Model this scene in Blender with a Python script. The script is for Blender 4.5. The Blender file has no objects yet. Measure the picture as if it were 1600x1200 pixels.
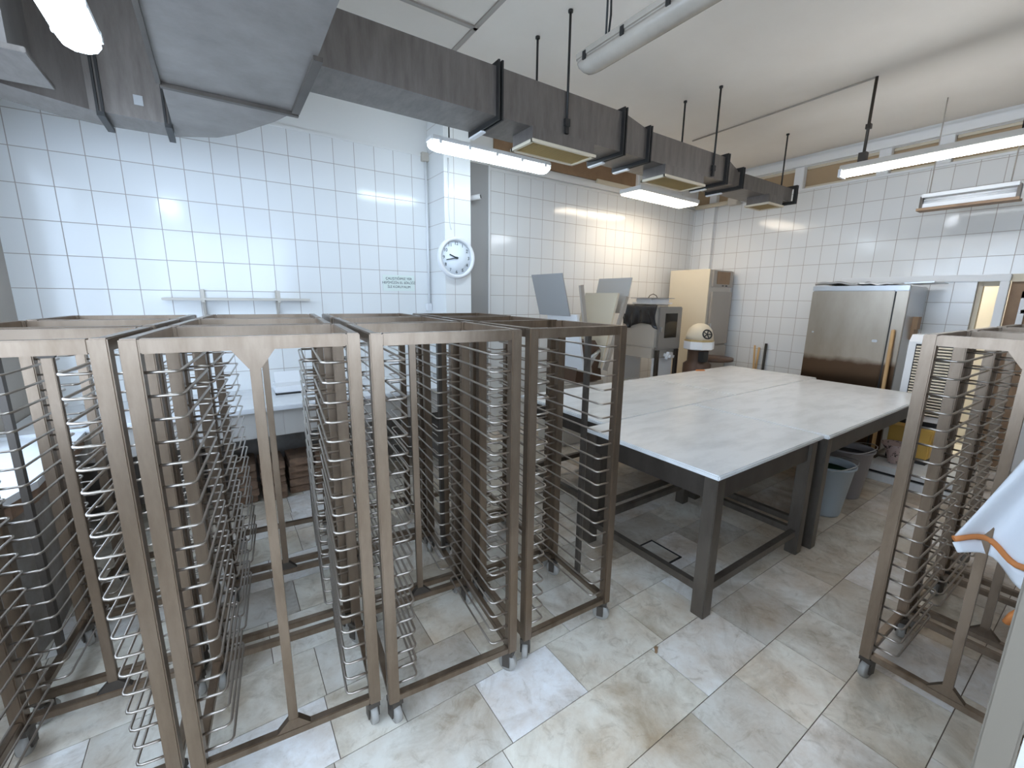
import bpy, bmesh, math, random
from mathutils import Vector, Matrix, Euler
random.seed(7)
C = bpy.context.scene.collection
PI = math.pi

# ------------------------------------------------------------------ materials
def mat(name, col, rough=0.5, metal=0.0, spec=0.5, noise=None, bump=None, trans=0.0, coat=0.0):
    m = bpy.data.materials.new(name); m.use_nodes = True
    nt = m.node_tree; b = nt.nodes['Principled BSDF']
    b.inputs['Base Color'].default_value = (*col, 1)
    b.inputs['Roughness'].default_value = rough
    b.inputs['Metallic'].default_value = metal
    b.inputs['Specular IOR Level'].default_value = spec
    if trans: b.inputs['Transmission Weight'].default_value = trans
    if coat: b.inputs['Coat Weight'].default_value = coat
    if noise or bump:
        tc = nt.nodes.new('ShaderNodeTexCoord')
    if noise:                                  # (scale, colour2, contrast lo, hi, stretch)
        sc, c2, lo, hi, st = noise
        mp = nt.nodes.new('ShaderNodeMapping'); mp.inputs['Scale'].default_value = st
        n = nt.nodes.new('ShaderNodeTexNoise'); n.inputs['Scale'].default_value = sc
        n.inputs['Detail'].default_value = 6; n.inputs['Roughness'].default_value = .65
        r = nt.nodes.new('ShaderNodeValToRGB')
        r.color_ramp.elements[0].position = lo; r.color_ramp.elements[1].position = hi
        r.color_ramp.elements[0].color = (*col, 1); r.color_ramp.elements[1].color = (*c2, 1)
        nt.links.new(tc.outputs['Object'], mp.inputs[0]); nt.links.new(mp.outputs[0], n.inputs['Vector'])
        nt.links.new(n.outputs['Fac'], r.inputs[0]); nt.links.new(r.outputs[0], b.inputs['Base Color'])
    if bump:
        sc, st = bump
        n = nt.nodes.new('ShaderNodeTexNoise'); n.inputs['Scale'].default_value = sc
        n.inputs['Detail'].default_value = 3
        bp = nt.nodes.new('ShaderNodeBump'); bp.inputs['Strength'].default_value = st
        bp.inputs['Distance'].default_value = .01
        nt.links.new(tc.outputs['Object'], n.inputs['Vector']); nt.links.new(n.outputs['Fac'], bp.inputs['Height'])
        nt.links.new(bp.outputs[0], b.inputs['Normal'])
    return m

def emit(name, col, s):
    m = bpy.data.materials.new(name); m.use_nodes = True
    b = m.node_tree.nodes['Principled BSDF']
    b.inputs['Base Color'].default_value = (.8, .8, .8, 1)
    b.inputs['Emission Color'].default_value = (*col, 1)
    b.inputs['Emission Strength'].default_value = s
    return m

def tile_mat(name, axis, o, z0, w=.2, h=.25, col=(.80, .80, .78), grout=(.42, .37, .33), m=.0032):
    """glazed wall tiles laid in a straight grid"""
    mt = bpy.data.materials.new(name); mt.use_nodes = True
    nt = mt.node_tree; b = nt.nodes['Principled BSDF']
    tc = nt.nodes.new('ShaderNodeTexCoord'); sp = nt.nodes.new('ShaderNodeSeparateXYZ')
    nt.links.new(tc.outputs['Object'], sp.inputs[0])
    a1 = nt.nodes.new('ShaderNodeMath'); a1.operation = 'SUBTRACT'; a1.inputs[1].default_value = o - 40 * w
    a2 = nt.nodes.new('ShaderNodeMath'); a2.operation = 'SUBTRACT'; a2.inputs[1].default_value = z0 - 40 * h
    nt.links.new(sp.outputs[axis], a1.inputs[0]); nt.links.new(sp.outputs['Z'], a2.inputs[0])
    cb = nt.nodes.new('ShaderNodeCombineXYZ')
    nt.links.new(a1.outputs[0], cb.inputs[0]); nt.links.new(a2.outputs[0], cb.inputs[1])
    br = nt.nodes.new('ShaderNodeTexBrick'); br.offset = 0; br.squash = 1
    br.inputs['Scale'].default_value = 1; br.inputs['Mortar Size'].default_value = m
    br.inputs['Mortar Smooth'].default_value = .25; br.inputs['Bias'].default_value = 0
    br.inputs['Brick Width'].default_value = w; br.inputs['Row Height'].default_value = h
    br.inputs['Color1'].default_value = (*[c * .97 for c in col], 1); br.inputs['Color2'].default_value = (*col, 1)
    br.inputs['Mortar'].default_value = (*grout, 1)
    nt.links.new(cb.outputs[0], br.inputs['Vector'])
    nt.links.new(br.outputs['Color'], b.inputs['Base Color'])
    mr = nt.nodes.new('ShaderNodeMapRange'); mr.inputs['To Min'].default_value = .13; mr.inputs['To Max'].default_value = .8
    nt.links.new(br.outputs['Fac'], mr.inputs['Value']); nt.links.new(mr.outputs[0], b.inputs['Roughness'])
    # every tile is set at its own faint tilt, so lamp reflections break from tile to tile
    fl = []
    for src, d in ((a1, w), (a2, h)):
        q = nt.nodes.new('ShaderNodeMath'); q.operation = 'DIVIDE'; q.inputs[1].default_value = d
        nt.links.new(src.outputs[0], q.inputs[0])
        g = nt.nodes.new('ShaderNodeMath'); g.operation = 'FLOOR'; nt.links.new(q.outputs[0], g.inputs[0]); fl.append(g)
    c2 = nt.nodes.new('ShaderNodeCombineXYZ')
    nt.links.new(fl[0].outputs[0], c2.inputs[0]); nt.links.new(fl[1].outputs[0], c2.inputs[1])
    wn = nt.nodes.new('ShaderNodeTexWhiteNoise'); wn.noise_dimensions = '3D'
    nt.links.new(c2.outputs[0], wn.inputs['Vector'])
    sb = nt.nodes.new('ShaderNodeVectorMath'); sb.operation = 'SUBTRACT'; sb.inputs[1].default_value = (.5, .5, .5)
    nt.links.new(wn.outputs['Color'], sb.inputs[0])
    sc = nt.nodes.new('ShaderNodeVectorMath'); sc.operation = 'SCALE'; sc.inputs['Scale'].default_value = .012
    nt.links.new(sb.outputs[0], sc.inputs[0])
    n = nt.nodes.new('ShaderNodeTexNoise'); n.inputs['Scale'].default_value = 6; n.inputs['Detail'].default_value = 1
    nt.links.new(tc.outputs['Object'], n.inputs['Vector'])
    inv = nt.nodes.new('ShaderNodeMath'); inv.operation = 'MULTIPLY_ADD'; inv.inputs[1].default_value = -.35
    nt.links.new(br.outputs['Fac'], inv.inputs[0]); nt.links.new(n.outputs['Fac'], inv.inputs[2])
    bp = nt.nodes.new('ShaderNodeBump'); bp.inputs['Strength'].default_value = .35; bp.inputs['Distance'].default_value = .004
    nt.links.new(inv.outputs[0], bp.inputs['Height'])
    ad = nt.nodes.new('ShaderNodeVectorMath'); ad.operation = 'ADD'
    nt.links.new(bp.outputs[0], ad.inputs[0]); nt.links.new(sc.outputs[0], ad.inputs[1])
    nm = nt.nodes.new('ShaderNodeVectorMath'); nm.operation = 'NORMALIZE'
    nt.links.new(ad.outputs[0], nm.inputs[0]); nt.links.new(nm.outputs[0], b.inputs['Normal'])
    return mt

def floor_mat():
    m = bpy.data.materials.new('floor_marble'); m.use_nodes = True
    nt = m.node_tree; b = nt.nodes['Principled BSDF']; L = nt.links.new
    at = nt.nodes.new('ShaderNodeAttribute'); at.attribute_name = 'slab'
    tc = nt.nodes.new('ShaderNodeTexCoord')
    of = nt.nodes.new('ShaderNodeVectorMath'); of.operation = 'MULTIPLY_ADD'; of.inputs[1].default_value = (37, 53, 71)
    L(at.outputs['Color'], of.inputs[0]); L(tc.outputs['Object'], of.inputs[2])
    n1 = nt.nodes.new('ShaderNodeTexNoise'); n1.inputs['Scale'].default_value = 2.6; n1.inputs['Detail'].default_value = 9
    n1.inputs['Roughness'].default_value = .68; n1.inputs['Distortion'].default_value = 1.0; L(of.outputs[0], n1.inputs['Vector'])
    r1 = nt.nodes.new('ShaderNodeValToRGB'); e = r1.color_ramp.elements
    e[0].position = .32; e[0].color = (.54, .50, .44, 1); e[1].position = .54; e[1].color = (.82, .81, .79, 1)
    L(n1.outputs['Fac'], r1.inputs[0])
    n2 = nt.nodes.new('ShaderNodeTexNoise'); n2.inputs['Scale'].default_value = 9; n2.inputs['Detail'].default_value = 8
    n2.inputs['Distortion'].default_value = 1.4; n2.inputs['Roughness'].default_value = .7; L(of.outputs[0], n2.inputs['Vector'])
    r2 = nt.nodes.new('ShaderNodeValToRGB'); e = r2.color_ramp.elements
    e[0].position = .33; e[0].color = (.62, .57, .50, 1); e[1].position = .47; e[1].color = (1, 1, 1, 1)
    L(n2.outputs['Fac'], r2.inputs[0])
    mx = nt.nodes.new('ShaderNodeMix'); mx.data_type = 'RGBA'; mx.blend_type = 'MULTIPLY'; mx.inputs[0].default_value = .6
    L(r1.outputs[0], mx.inputs[6]); L(r2.outputs[0], mx.inputs[7])
    # each slab its own tone, some greyer, some beige
    sp = nt.nodes.new('ShaderNodeSeparateColor'); L(at.outputs['Color'], sp.inputs[0])
    r3 = nt.nodes.new('ShaderNodeValToRGB'); e = r3.color_ramp.elements
    e[0].position = 0; e[0].color = (.72, .69, .64, 1); e[1].position = 1; e[1].color = (1.05, 1.05, 1.06, 1)
    q = r3.color_ramp.elements.new(.5); q.color = (.98, .93, .82, 1)
    L(sp.outputs[0], r3.inputs[0])
    m2 = nt.nodes.new('ShaderNodeMix'); m2.data_type = 'RGBA'; m2.blend_type = 'MULTIPLY'; m2.inputs[0].default_value = 1
    L(mx.outputs[2], m2.inputs[6]); L(r3.outputs[0], m2.inputs[7])
    n3 = nt.nodes.new('ShaderNodeTexNoise'); n3.inputs['Scale'].default_value = 1.7; n3.inputs['Detail'].default_value = 7
    n3.inputs['Roughness'].default_value = .7; L(tc.outputs['Object'], n3.inputs['Vector'])
    sx = nt.nodes.new('ShaderNodeSeparateXYZ'); L(tc.outputs['Object'], sx.inputs[0])
    gx = nt.nodes.new('ShaderNodeMapRange'); gx.inputs['From Min'].default_value = .6; gx.inputs['From Max'].default_value = 3.0
    gx.inputs['To Min'].default_value = .15; gx.inputs['To Max'].default_value = .24; L(sx.outputs['X'], gx.inputs['Value'])
    ad = nt.nodes.new('ShaderNodeMath'); ad.operation = 'ADD'; L(n3.outputs['Fac'], ad.inputs[0]); L(gx.outputs[0], ad.inputs[1])
    r4 = nt.nodes.new('ShaderNodeValToRGB'); e = r4.color_ramp.elements
    e[0].position = .58; e[0].color = (1, 1, 1, 1); e[1].position = .88; e[1].color = (.68, .55, .43, 1)
    L(ad.outputs[0], r4.inputs[0])
    m4 = nt.nodes.new('ShaderNodeMix'); m4.data_type = 'RGBA'; m4.blend_type = 'MULTIPLY'; m4.inputs[0].default_value = 1
    L(m2.outputs[2], m4.inputs[6]); L(r4.outputs[0], m4.inputs[7])
    L(m4.outputs[2], b.inputs['Base Color'])
    b.inputs['Roughness'].default_value = .32
    return m

M = {}
M['tile_back'] = tile_mat('tile_back', 'X', -.134, 2.57, h=.248)
M['tile_side'] = tile_mat('tile_side', 'Y', 1.117, 2.555)
M['tile_left'] = tile_mat('tile_left', 'Y', .05, 2.57, h=.248)
M['tile_pillar'] = tile_mat('tile_pillar', 'X', 2.165, 2.57, h=.248)
M['plaster'] = mat('plaster', (.78, .77, .74), .85)
M['ceiling'] = mat('ceiling_paint', (.86, .79, .70), .9, noise=(1.2, (.82, .745, .65), .35, .7, (1, 1, 1)))
M['floor'] = floor_mat()
M['grout'] = mat('floor_grout', (.17, .13, .095), .9)
M['steel'] = mat('rack_steel', (.235, .178, .13), .32, .85, noise=(9, (.155, .11, .074), .42, .72, (1, 1, .25)))
M['wire'] = mat('runner_wire', (.40, .35, .30), .28, .9)
M['dark_steel'] = mat('dark_steel', (.085, .07, .057), .42, .5, noise=(5, (.055, .044, .035), .4, .7, (1, 1, .4)))
M['duct'] = mat('galvanised_duct', (.20, .175, .155), .42, .45, noise=(7, (.14, .12, .105), .35, .7, (3, 1, .5)), bump=(3, .15))
M['duct2'] = mat('galvanised_trunk', (.26, .235, .215), .45, .5, noise=(5, (.19, .17, .155), .35, .7, (1, 1, .5)), bump=(2.5, .15))
M['black'] = mat('black_metal', (.03, .028, .026), .5, .3)
M['rubber'] = mat('black_rubber', (.025, .025, .025), .7)
M['wheel'] = mat('caster_wheel', (.30, .28, .25), .5)
M['marble'] = mat('table_marble', (.82, .82, .81), .22, noise=(2.2, (.66, .66, .65), .45, .75, (1, 2.6, 1)))
M['counter'] = mat('counter_marble', (.72, .73, .74), .25, noise=(2.5, (.60, .61, .62), .5, .75, (1, 2, 1)))
M['white'] = mat('white_paint', (.78, .78, .77), .4)
M['white_pl'] = mat('white_plastic', (.80, .80, .80), .35)
M['cream'] = mat('cream_panel', (.66, .58, .44), .55)
M['beige'] = mat('beige_enamel', (.55, .50, .43), .45)
M['grey_pl'] = mat('grey_plastic', (.36, .355, .345), .55)
M['pale_pl'] = mat('pale_plastic', (.52, .49, .45), .5)
M['dark_brown'] = mat('dark_brown', (.085, .045, .026), .5)
M['grey_en'] = mat('grey_enamel', (.38, .335, .285), .45)
M['slate_en'] = mat('slate_enamel', (.25, .225, .20), .45)
M['brown'] = mat('brown_panel', (.30, .185, .10), .55, noise=(3, (.22, .13, .07), .4, .7, (1, 1, 1)))
M['tan'] = mat('tan_glazing', (.42, .30, .18), .25)
M['amber'] = mat('amber_grille', (.46, .33, .14), .5)
M['steel_panel'] = mat('steel_panel', (.55, .55, .55), .3, .9)
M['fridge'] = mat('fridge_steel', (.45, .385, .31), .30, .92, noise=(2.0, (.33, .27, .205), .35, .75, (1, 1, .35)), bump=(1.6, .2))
M['bag_black'] = mat('black_plastic_bag', (.02, .02, .022), .22)
M['cloth'] = mat('white_cloth', (.80, .82, .85), .9, bump=(14, .2))
M['orange'] = mat('orange_trim', (.62, .22, .06), .6)
M['yellow'] = mat('yellow_plastic', (.66, .40, .08), .5)
M['wood'] = mat('wood_pole', (.56, .35, .15), .55, noise=(6, (.42, .25, .10), .4, .7, (4, 4, .5)))
M['bucket'] = mat('grey_blue_plastic', (.42, .47, .50), .4)
M['bucket_in'] = mat('dark_green_liner', (.02, .06, .03), .95, spec=.1)
M['bucket2'] = mat('smoky_plastic', (.27, .25, .25), .4)
M['glass_dark'] = mat('dark_window', (.015, .012, .01), .12)
M['pot'] = mat('pink_ceramic', (.52, .38, .34), .4, noise=(26, (.05, .035, .03), .55, .58, (1, 1, 1)))
M['brick'] = mat('rough_brick', (.26, .16, .10), .85, noise=(7, (.12, .075, .05), .35, .7, (1, 1, 3)))
M['ink'] = mat('ink', (.02, .03, .03), .6)
M['paper'] = mat('sign_paper', (.74, .80, .74), .4)
M['lit_room'] = mat('lit_room_wall', (.80, .77, .69), .7)
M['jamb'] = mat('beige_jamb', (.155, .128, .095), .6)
M['tube_off'] = mat('frosted_cover', (.43, .375, .31), .25, noise=(3, (.34, .30, .25), .4, .7, (1, .3, 1)))
M['floor_dark'] = mat('masonry', (.22, .19, .16), .9, noise=(3, (.36, .33, .30), .4, .65, (1, 1, 1)))
M['lamp_cool'] = emit('cool_diffuser', (.66, .83, 1.0), 20)
M['lamp_cool2'] = emit('cool_diffuser_small', (.72, .87, 1.0), 14)
M['lamp_warm'] = emit('neutral_diffuser', (1.0, .85, .66), 11)
M['lamp_side'] = emit('tubes', (.86, .92, 1.0), 27)

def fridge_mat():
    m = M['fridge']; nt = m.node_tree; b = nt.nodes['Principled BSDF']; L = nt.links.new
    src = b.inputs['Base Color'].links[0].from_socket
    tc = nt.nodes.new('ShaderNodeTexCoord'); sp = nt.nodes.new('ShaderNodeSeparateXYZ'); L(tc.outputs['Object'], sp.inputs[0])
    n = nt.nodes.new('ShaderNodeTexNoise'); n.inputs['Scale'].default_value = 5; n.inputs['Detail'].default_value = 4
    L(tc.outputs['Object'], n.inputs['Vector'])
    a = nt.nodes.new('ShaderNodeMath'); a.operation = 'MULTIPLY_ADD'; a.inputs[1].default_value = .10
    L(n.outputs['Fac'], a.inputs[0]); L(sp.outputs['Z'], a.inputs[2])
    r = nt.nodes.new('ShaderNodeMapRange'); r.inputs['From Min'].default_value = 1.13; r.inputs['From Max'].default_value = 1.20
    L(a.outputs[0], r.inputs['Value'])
    mx = nt.nodes.new('ShaderNodeMix'); mx.data_type = 'RGBA'; mx.inputs[6].default_value = (.10, .06, .035, 1)  # colour turns dark brown below a wavy line
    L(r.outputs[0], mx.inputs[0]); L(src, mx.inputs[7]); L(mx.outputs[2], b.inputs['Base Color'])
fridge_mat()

# ------------------------------------------------------------------ mesh helpers
class MB:
    def __init__(self): self.bm = bmesh.new()
    def box(self, c, s, rot=None, bev=0):
        g = bmesh.ops.create_cube(self.bm, size=1)
        vs = g['verts']
        mt = Matrix.Translation(c) @ (rot.to_4x4() if rot is not None else Matrix()) @ Matrix.Diagonal((*s, 1))
        bmesh.ops.transform(self.bm, matrix=mt, verts=vs)
        if bev:
            es = list({e for v in vs for e in v.link_edges})
            bmesh.ops.bevel(self.bm, geom=es, offset=bev, segments=2, affect='EDGES')
        return self
    def span(self, a, b, bev=0):
        a, b = Vector(a), Vector(b)
        return self.box((a + b) / 2, [abs(b[i] - a[i]) for i in range(3)], bev=bev)
    def bar(self, p, q, w, h=None, up=(0, 0, 1), bev=0):
        p, q = Vector(p), Vector(q); h = h or w; d = q - p; L = d.length; d.normalize()
        u = Vector(up)
        if abs(d.dot(u)) > .99: u = Vector((0, 1, 0))
        x = d.cross(u).normalized(); z = x.cross(d)
        rot = Matrix((x, d, z)).transposed()
        return self.box((p + q) / 2, (w, L, h), rot, bev)
    def tube(self, pts, r, n=6, cap=True):
        pts = [Vector(p) for p in pts]; rings = []
        prev = None
        for i, p in enumerate(pts):
            d = (pts[min(i + 1, len(pts) - 1)] - pts[max(i - 1, 0)]).normalized()
            if prev is None:
                u = Vector((0, 0, 1)) if abs(d.z) < .9 else Vector((1, 0, 0))
                x = d.cross(u).normalized()
            else:
                x = (prev - d * prev.dot(d)).normalized()
            prev = x; y = d.cross(x)
            rr = r[i] if isinstance(r, (list, tuple)) else r
            rings.append([self.bm.verts.new(p + (x * math.cos(2 * PI * k / n) + y * math.sin(2 * PI * k / n)) * rr) for k in range(n)])
        for a, b in zip(rings, rings[1:]):
            for k in range(n):
                self.bm.faces.new((a[k], a[(k + 1) % n], b[(k + 1) % n], b[k])).smooth = True
        if cap:
            self.bm.faces.new(rings[0][::-1]); self.bm.faces.new(rings[-1])
        return self
    def lathe(self, prof, c=(0, 0, 0), n=24, rot=None, smooth=True, closed=False):
        rings = []; c = Vector(c); R = rot or Matrix.Identity(3)
        for r, z in prof:
            rings.append([self.bm.verts.new(c + R @ Vector((r * math.cos(2 * PI * k / n), r * math.sin(2 * PI * k / n), z))) for k in range(n)])
        for a, b in zip(rings, rings[1:] + (rings[:1] if closed else [])):
            for k in range(n):
                self.bm.faces.new((a[k], a[(k + 1) % n], b[(k + 1) % n], b[k])).smooth = smooth
        for ring in () if closed else (rings[0][::-1], rings[-1]):
            try: self.bm.faces.new(ring)
            except ValueError: pass
        return self
    def prism(self, poly, axis, a, b):
        """extrude a 2-D outline along an axis; poly gives the other two coordinates in x,y,z order"""
        def P(u, v, t):
            return {'x': (t, u, v), 'y': (u, t, v), 'z': (u, v, t)}[axis]
        lo = [self.bm.verts.new(P(u, v, a)) for u, v in poly]; hi = [self.bm.verts.new(P(u, v, b)) for u, v in poly]
        n = len(poly)
        for k in range(n): self.bm.faces.new((lo[k], lo[(k + 1) % n], hi[(k + 1) % n], hi[k]))
        self.bm.faces.new(lo[::-1]); self.bm.faces.new(hi)
        return self
    def hull8(self, A, B):
        """solid between two quads"""
        a = [self.bm.verts.new(p) for p in A]; b = [self.bm.verts.new(p) for p in B]
        for k in range(4): self.bm.faces.new((a[k], a[(k + 1) % 4], b[(k + 1) % 4], b[k]))
        self.bm.faces.new(a[::-1]); self.bm.faces.new(b)
        return self
    def grid(self, nu, nv, f, thick=0):
        vs = [[self.bm.verts.new(f(i / nu, j / nv)) for j in range(nv + 1)] for i in range(nu + 1)]
        fs = []
        for i in range(nu):
            for j in range(nv):
                q = self.bm.faces.new((vs[i][j], vs[i + 1][j], vs[i + 1][j + 1], vs[i][j + 1])); q.smooth = True; fs.append(q)
        if thick:
            bmesh.ops.recalc_face_normals(self.bm, faces=fs)
            bmesh.ops.solidify(self.bm, geom=fs, thickness=thick)
        return self
    def mesh(self, name, m, recalc=True):
        if recalc: bmesh.ops.recalc_face_normals(self.bm, faces=self.bm.faces[:])
        me = bpy.data.meshes.new(name); self.bm.to_mesh(me); self.bm.free()
        if m: me.materials.append(m)
        return me
    def obj(self, name, m, parent=None, loc=None):
        o = bpy.data.objects.new(name, self.mesh(name, m)); C.objects.link(o)
        if parent is not None: o.parent = parent
        if loc is not None: o.location = loc
        return o

def link(name, me, parent, loc=(0, 0, 0)):
    o = bpy.data.objects.new(name, me); C.objects.link(o); o.parent = parent; o.location = loc
    return o
def tag(o, label, cat, group=None, kind=None):
    o['label'] = label; o['category'] = cat
    if group: o['group'] = group
    if kind: o['kind'] = kind
    return o
def thing(name, label, cat, loc=(0, 0, 0), rz=0, group=None):
    o = bpy.data.objects.new(name, None); C.objects.link(o)
    o.empty_display_size = .05
    o.location = loc; o.rotation_euler = (0, 0, rz)
    return tag(o, label, cat, group)
def struct(name, mb, m, label=None):
    o = mb.obj(name, m); o['kind'] = 'structure'
    if label: o['label'] = label
    return o
def text(name, s, size, m, parent, loc, rot, ext=.0006, align='CENTER'):
    cu = bpy.data.curves.new(name, 'FONT'); cu.body = s; cu.size = size; cu.extrude = ext
    cu.align_x = align; cu.align_y = 'CENTER'
    tmp = bpy.data.objects.new(name + '_outline', cu); C.objects.link(tmp)
    me = bpy.data.meshes.new_from_object(tmp.evaluated_get(bpy.context.evaluated_depsgraph_get()))
    bpy.data.objects.remove(tmp); me.name = name
    me.materials.clear(); me.materials.append(m)
    o = bpy.data.objects.new(name, me); C.objects.link(o)
    o.parent = parent; o.location = loc; o.rotation_euler = rot
    return o

# ------------------------------------------------------------------ the room
XL, XR, YB, HC = -1.265, 7.0, 4.74, 3.8
Y0 = -2.6
# floor: marble slabs over a grout bed
bm = bmesh.new()
col = bm.loops.layers.float_color.new('slab')
rows = [.518 + .3255 * k for k in range(-10, 14)]
fixed = {0: [1.556, 1.908, 2.32, 2.729, 3.25], 1: [.767, 1.695, 2.23, 2.66, 3.10], 2: [.19, .82, 1.245, 1.80, 2.20, 2.75],
         3: [.215, .49, .93, 1.42, 1.95], 4: [.226, .755, 1.30, 1.9]}
zs = 0.0
for ri, y in enumerate(rows):
    k = ri - 10
    j = sorted(fixed.get(k, []))
    xs = list(j)
    if not xs: xs = [random.uniform(0, .5)]
    while xs[-1] < XR: xs.append(xs[-1] + random.choice((.4, .45, .5, .55, .6)))
    while xs[0] > XL: xs.insert(0, xs[0] - random.choice((.4, .45, .5, .55, .6)))
    for a, b in zip(xs, xs[1:]):
        a2, b2 = max(a, XL), min(b, XR); y2 = min(y + .3255, YB)
        if b2 - a2 < .02 or y2 - y < .02: continue
        g = .0019
        c4 = (random.random(), random.random(), random.random(), 1)
        if k == 1 and abs(a - .767) < .01: c4 = (.5, .31, .7, 1)
        P = [(a2 + g, y + g), (b2 - g, y + g), (b2 - g, y2 - g), (a2 + g, y2 - g)]
        lo = [bm.verts.new((px, py, -.03)) for px, py in P]; hi = [bm.verts.new((px, py, 0)) for px, py in P]
        fs = [bm.faces.new(hi)] + [bm.faces.new((lo[i], lo[(i + 1) % 4], hi[(i + 1) % 4], hi[i])) for i in range(4)]
        for f in fs:
            for l in f.loops: l[col] = c4
            f.material_index = 0
P = [(XL, Y0), (XR, Y0), (XR, YB), (XL, YB)]
f = bm.faces.new([bm.verts.new((*p, -.0035)) for p in P]); f.material_index = 1
me = bpy.data.meshes.new('floor'); bm.to_mesh(me); bm.free()
me.materials.append(M['floor']); me.materials.append(M['grout'])
fl = bpy.data.objects.new('floor', me); C.objects.link(fl); fl['kind'] = 'structure'

struct('ceiling', MB().span((XL - .1, Y0, HC), (XR + .4, YB + .1, HC + .1)), M['ceiling'])
struct('wall_back', MB().span((XL - .1, YB, -.03), (XR + .1, YB + .1, 3.31)), M['tile_back'])
struct('wall_back_upper', MB().span((XL - .1, YB + .005, 3.31), (XR + .1, YB + .1, HC)), M['plaster'])
struct('trim_1', MB().span((XL, YB - .012, 3.295), (XR, YB + .005, 3.322), bev=.003), M['plaster'])
wl = MB()
wl.span((XL - .1, 3.7, -.03), (XL, YB, HC)); wl.span((XL - .1, Y0, -.03), (XL, 3.7, .95)); wl.span((XL - .1, Y0, 3.0), (XL, 3.7, HC))
for y in (Y0, -.55, 1.55): wl.span((XL - .1, y, .95), (XL, y + .12, 3.0))
struct('wall_left', wl, M['grey_en'])
wf = MB()
wf.span((XL - .1, Y0 - .1, -.03), (XR + .1, Y0, .9)); wf.span((XL - .1, Y0 - .1, 3.1), (XR + .1, Y0, HC))
wf.span((2.6, Y0 - .1, .9), (XR + .1, Y0, 3.1)); wf.span((XL - .1, Y0 - .1, .9), (XL + .1, Y0, 3.1))
struct('wall_front', wf, M['plaster'])
struct('wall_added_right', MB().span((1.255, -.40, -.03), (XR + .1, -.30, HC)), M['plaster'])  # unseen wall added to keep the right side of the room dimmer
# right wall with its doorways (opening behind the fridge, second opening towards the frame edge)
rw = MB()
rw.span((XR, 1.14, -.03), (XR + .1, YB, 3.34)); rw.span((XR, Y0, 2.11), (XR + .1, 1.14, 3.34))
rw.span((XR, Y0, -.03), (XR + .1, -.3, 2.11))
struct('wall_right', rw, M['tile_side'])
struct('wall_right_upper', MB().span((XR, Y0, 3.64), (XR + .1, YB, HC)), M['plaster'])
# the far corner's pipe casing
struct('wall_corner_casing', MB().span((6.93, 4.33, 0), (7.0, 4.52, 3.33)), M['tile_side'])
# white beam and mullions over the right wall
struct('trim_2', MB().span((6.93, Y0, 3.645), (7.0, YB, 3.745), bev=.004), M['white'])
struct('trim_3', MB().span((6.975, Y0, 3.325), (7.0, YB, 3.352), bev=.003), M['white'])
mull = [4.40, 3.12, 2.17, 1.62, .55, -.6, -2.5]
for k, y in enumerate(mull):
    struct('trim_%d' % (k + 4), MB().span((6.965, y - .06, 3.35), (7.06, y + .06, 3.65), bev=.006), M['white'])
for k, (a, b) in enumerate(zip([YB] + mull, mull)):
    if a - b < .2: continue
    w = struct('window_%d' % (k + 1), MB().span((7.06, b + .0, 3.34), (7.09, a, 3.65)), M['tan'])
    fr = MB()
    fr.span((7.03, b + .07, 3.355), (7.062, a - .07, 3.385)); fr.span((7.03, b + .07, 3.61), (7.062, a - .07, 3.64))
    fr.obj('window_frame', M['cream'], w)
# tiled pillar on the back wall
struct('wall_pillar', MB().span((2.052, 4.33, -.03), (2.362, YB, HC)), M['tile_pillar'])
struct('trim_12', MB().span((2.362, 4.725, 0), (2.83, 4.742, 3.335)), M['grey_pl'])
struct('trim_13', MB().span((2.82, 4.715, 0), (2.845, 4.745, 3.345)), M['white'])
struct('trim_14', MB().span((2.362, 4.70, 3.335), (7.0, 4.745, 3.40), bev=.004), M['plaster'])
struct('trim_15', MB().span((2.9, 4.72, 3.44), (5.42, 4.748, 3.72)), M['brown'])
struct('trim_16', MB().span((4.60, 4.70, 3.395), (5.35, 4.742, 3.46), bev=.004), M['cream'])
# ceiling battens over joints
struct('trim_17', MB().span((-1.2, 3.215, 3.787), (1.83, 3.25, 3.80)), M['grey_en'])
struct('trim_18', MB().span((1.795, -2.5, 3.787), (1.83, 3.70, 3.80)), M['grey_en'])
# doorways in the right wall
d = bpy.data.objects.new('door_1', None); C.objects.link(d); d['kind'] = 'structure'
MB().span((6.93, .895, 2.035), (7.02, 2.4, 2.11), bev=.006).obj('frame_head', M['white'], d)
MB().span((6.932, .897, 0), (7.02, .965, 2.034), bev=.004).obj('frame_jamb', M['white'], d)
MB().span((6.955, 1.135, 0), (6.995, 2.40, 2.035), bev=.003).obj('door_leaf', M['tile_side'], d)
MB().span((7.02, 1.095, 0), (7.09, 1.135, 2.035)).span((7.02, .965, 1.985), (7.09, 1.10, 2.035)).obj('inner_frame', M['cream'], d)
d2 = bpy.data.objects.new('door_2', None); C.objects.link(d2); d2['kind'] = 'structure'
MB().span((6.985, -.2, 2.03), (7.03, .893, 2.11)).obj('frame_head', M['cream'], d2)
MB().span((7.03, -.295, 0), (7.055, .893, 2.03)).obj('door_leaf', M['brown'], d2)
MB().span((7.0, .755, 0), (7.03, .80, 1.93)).span((7.0, .70, 1.86), (7.03, .80, 1.93)).span((7.0, .66, 1.70), (7.03, .78, 1.74)).span((7.0, .30, 0), (7.03, .66, 1.62)).obj('inner_frame', M['white'], d2)
struct('wall_beyond', MB().span((7.9, -1.2, -.03), (8.0, 2.6, 2.8)).span((7.1, 2.6, -.03), (8.0, 2.7, 2.8)).span((7.1, -1.3, -.03), (8.0, -1.2, 2.8)).span((7.1, -1.3, 2.7), (8.0, 2.7, 2.8)).span((7.0, -1.3, -.08), (8.0, 2.7, -.03)), M['lit_room'])
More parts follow.
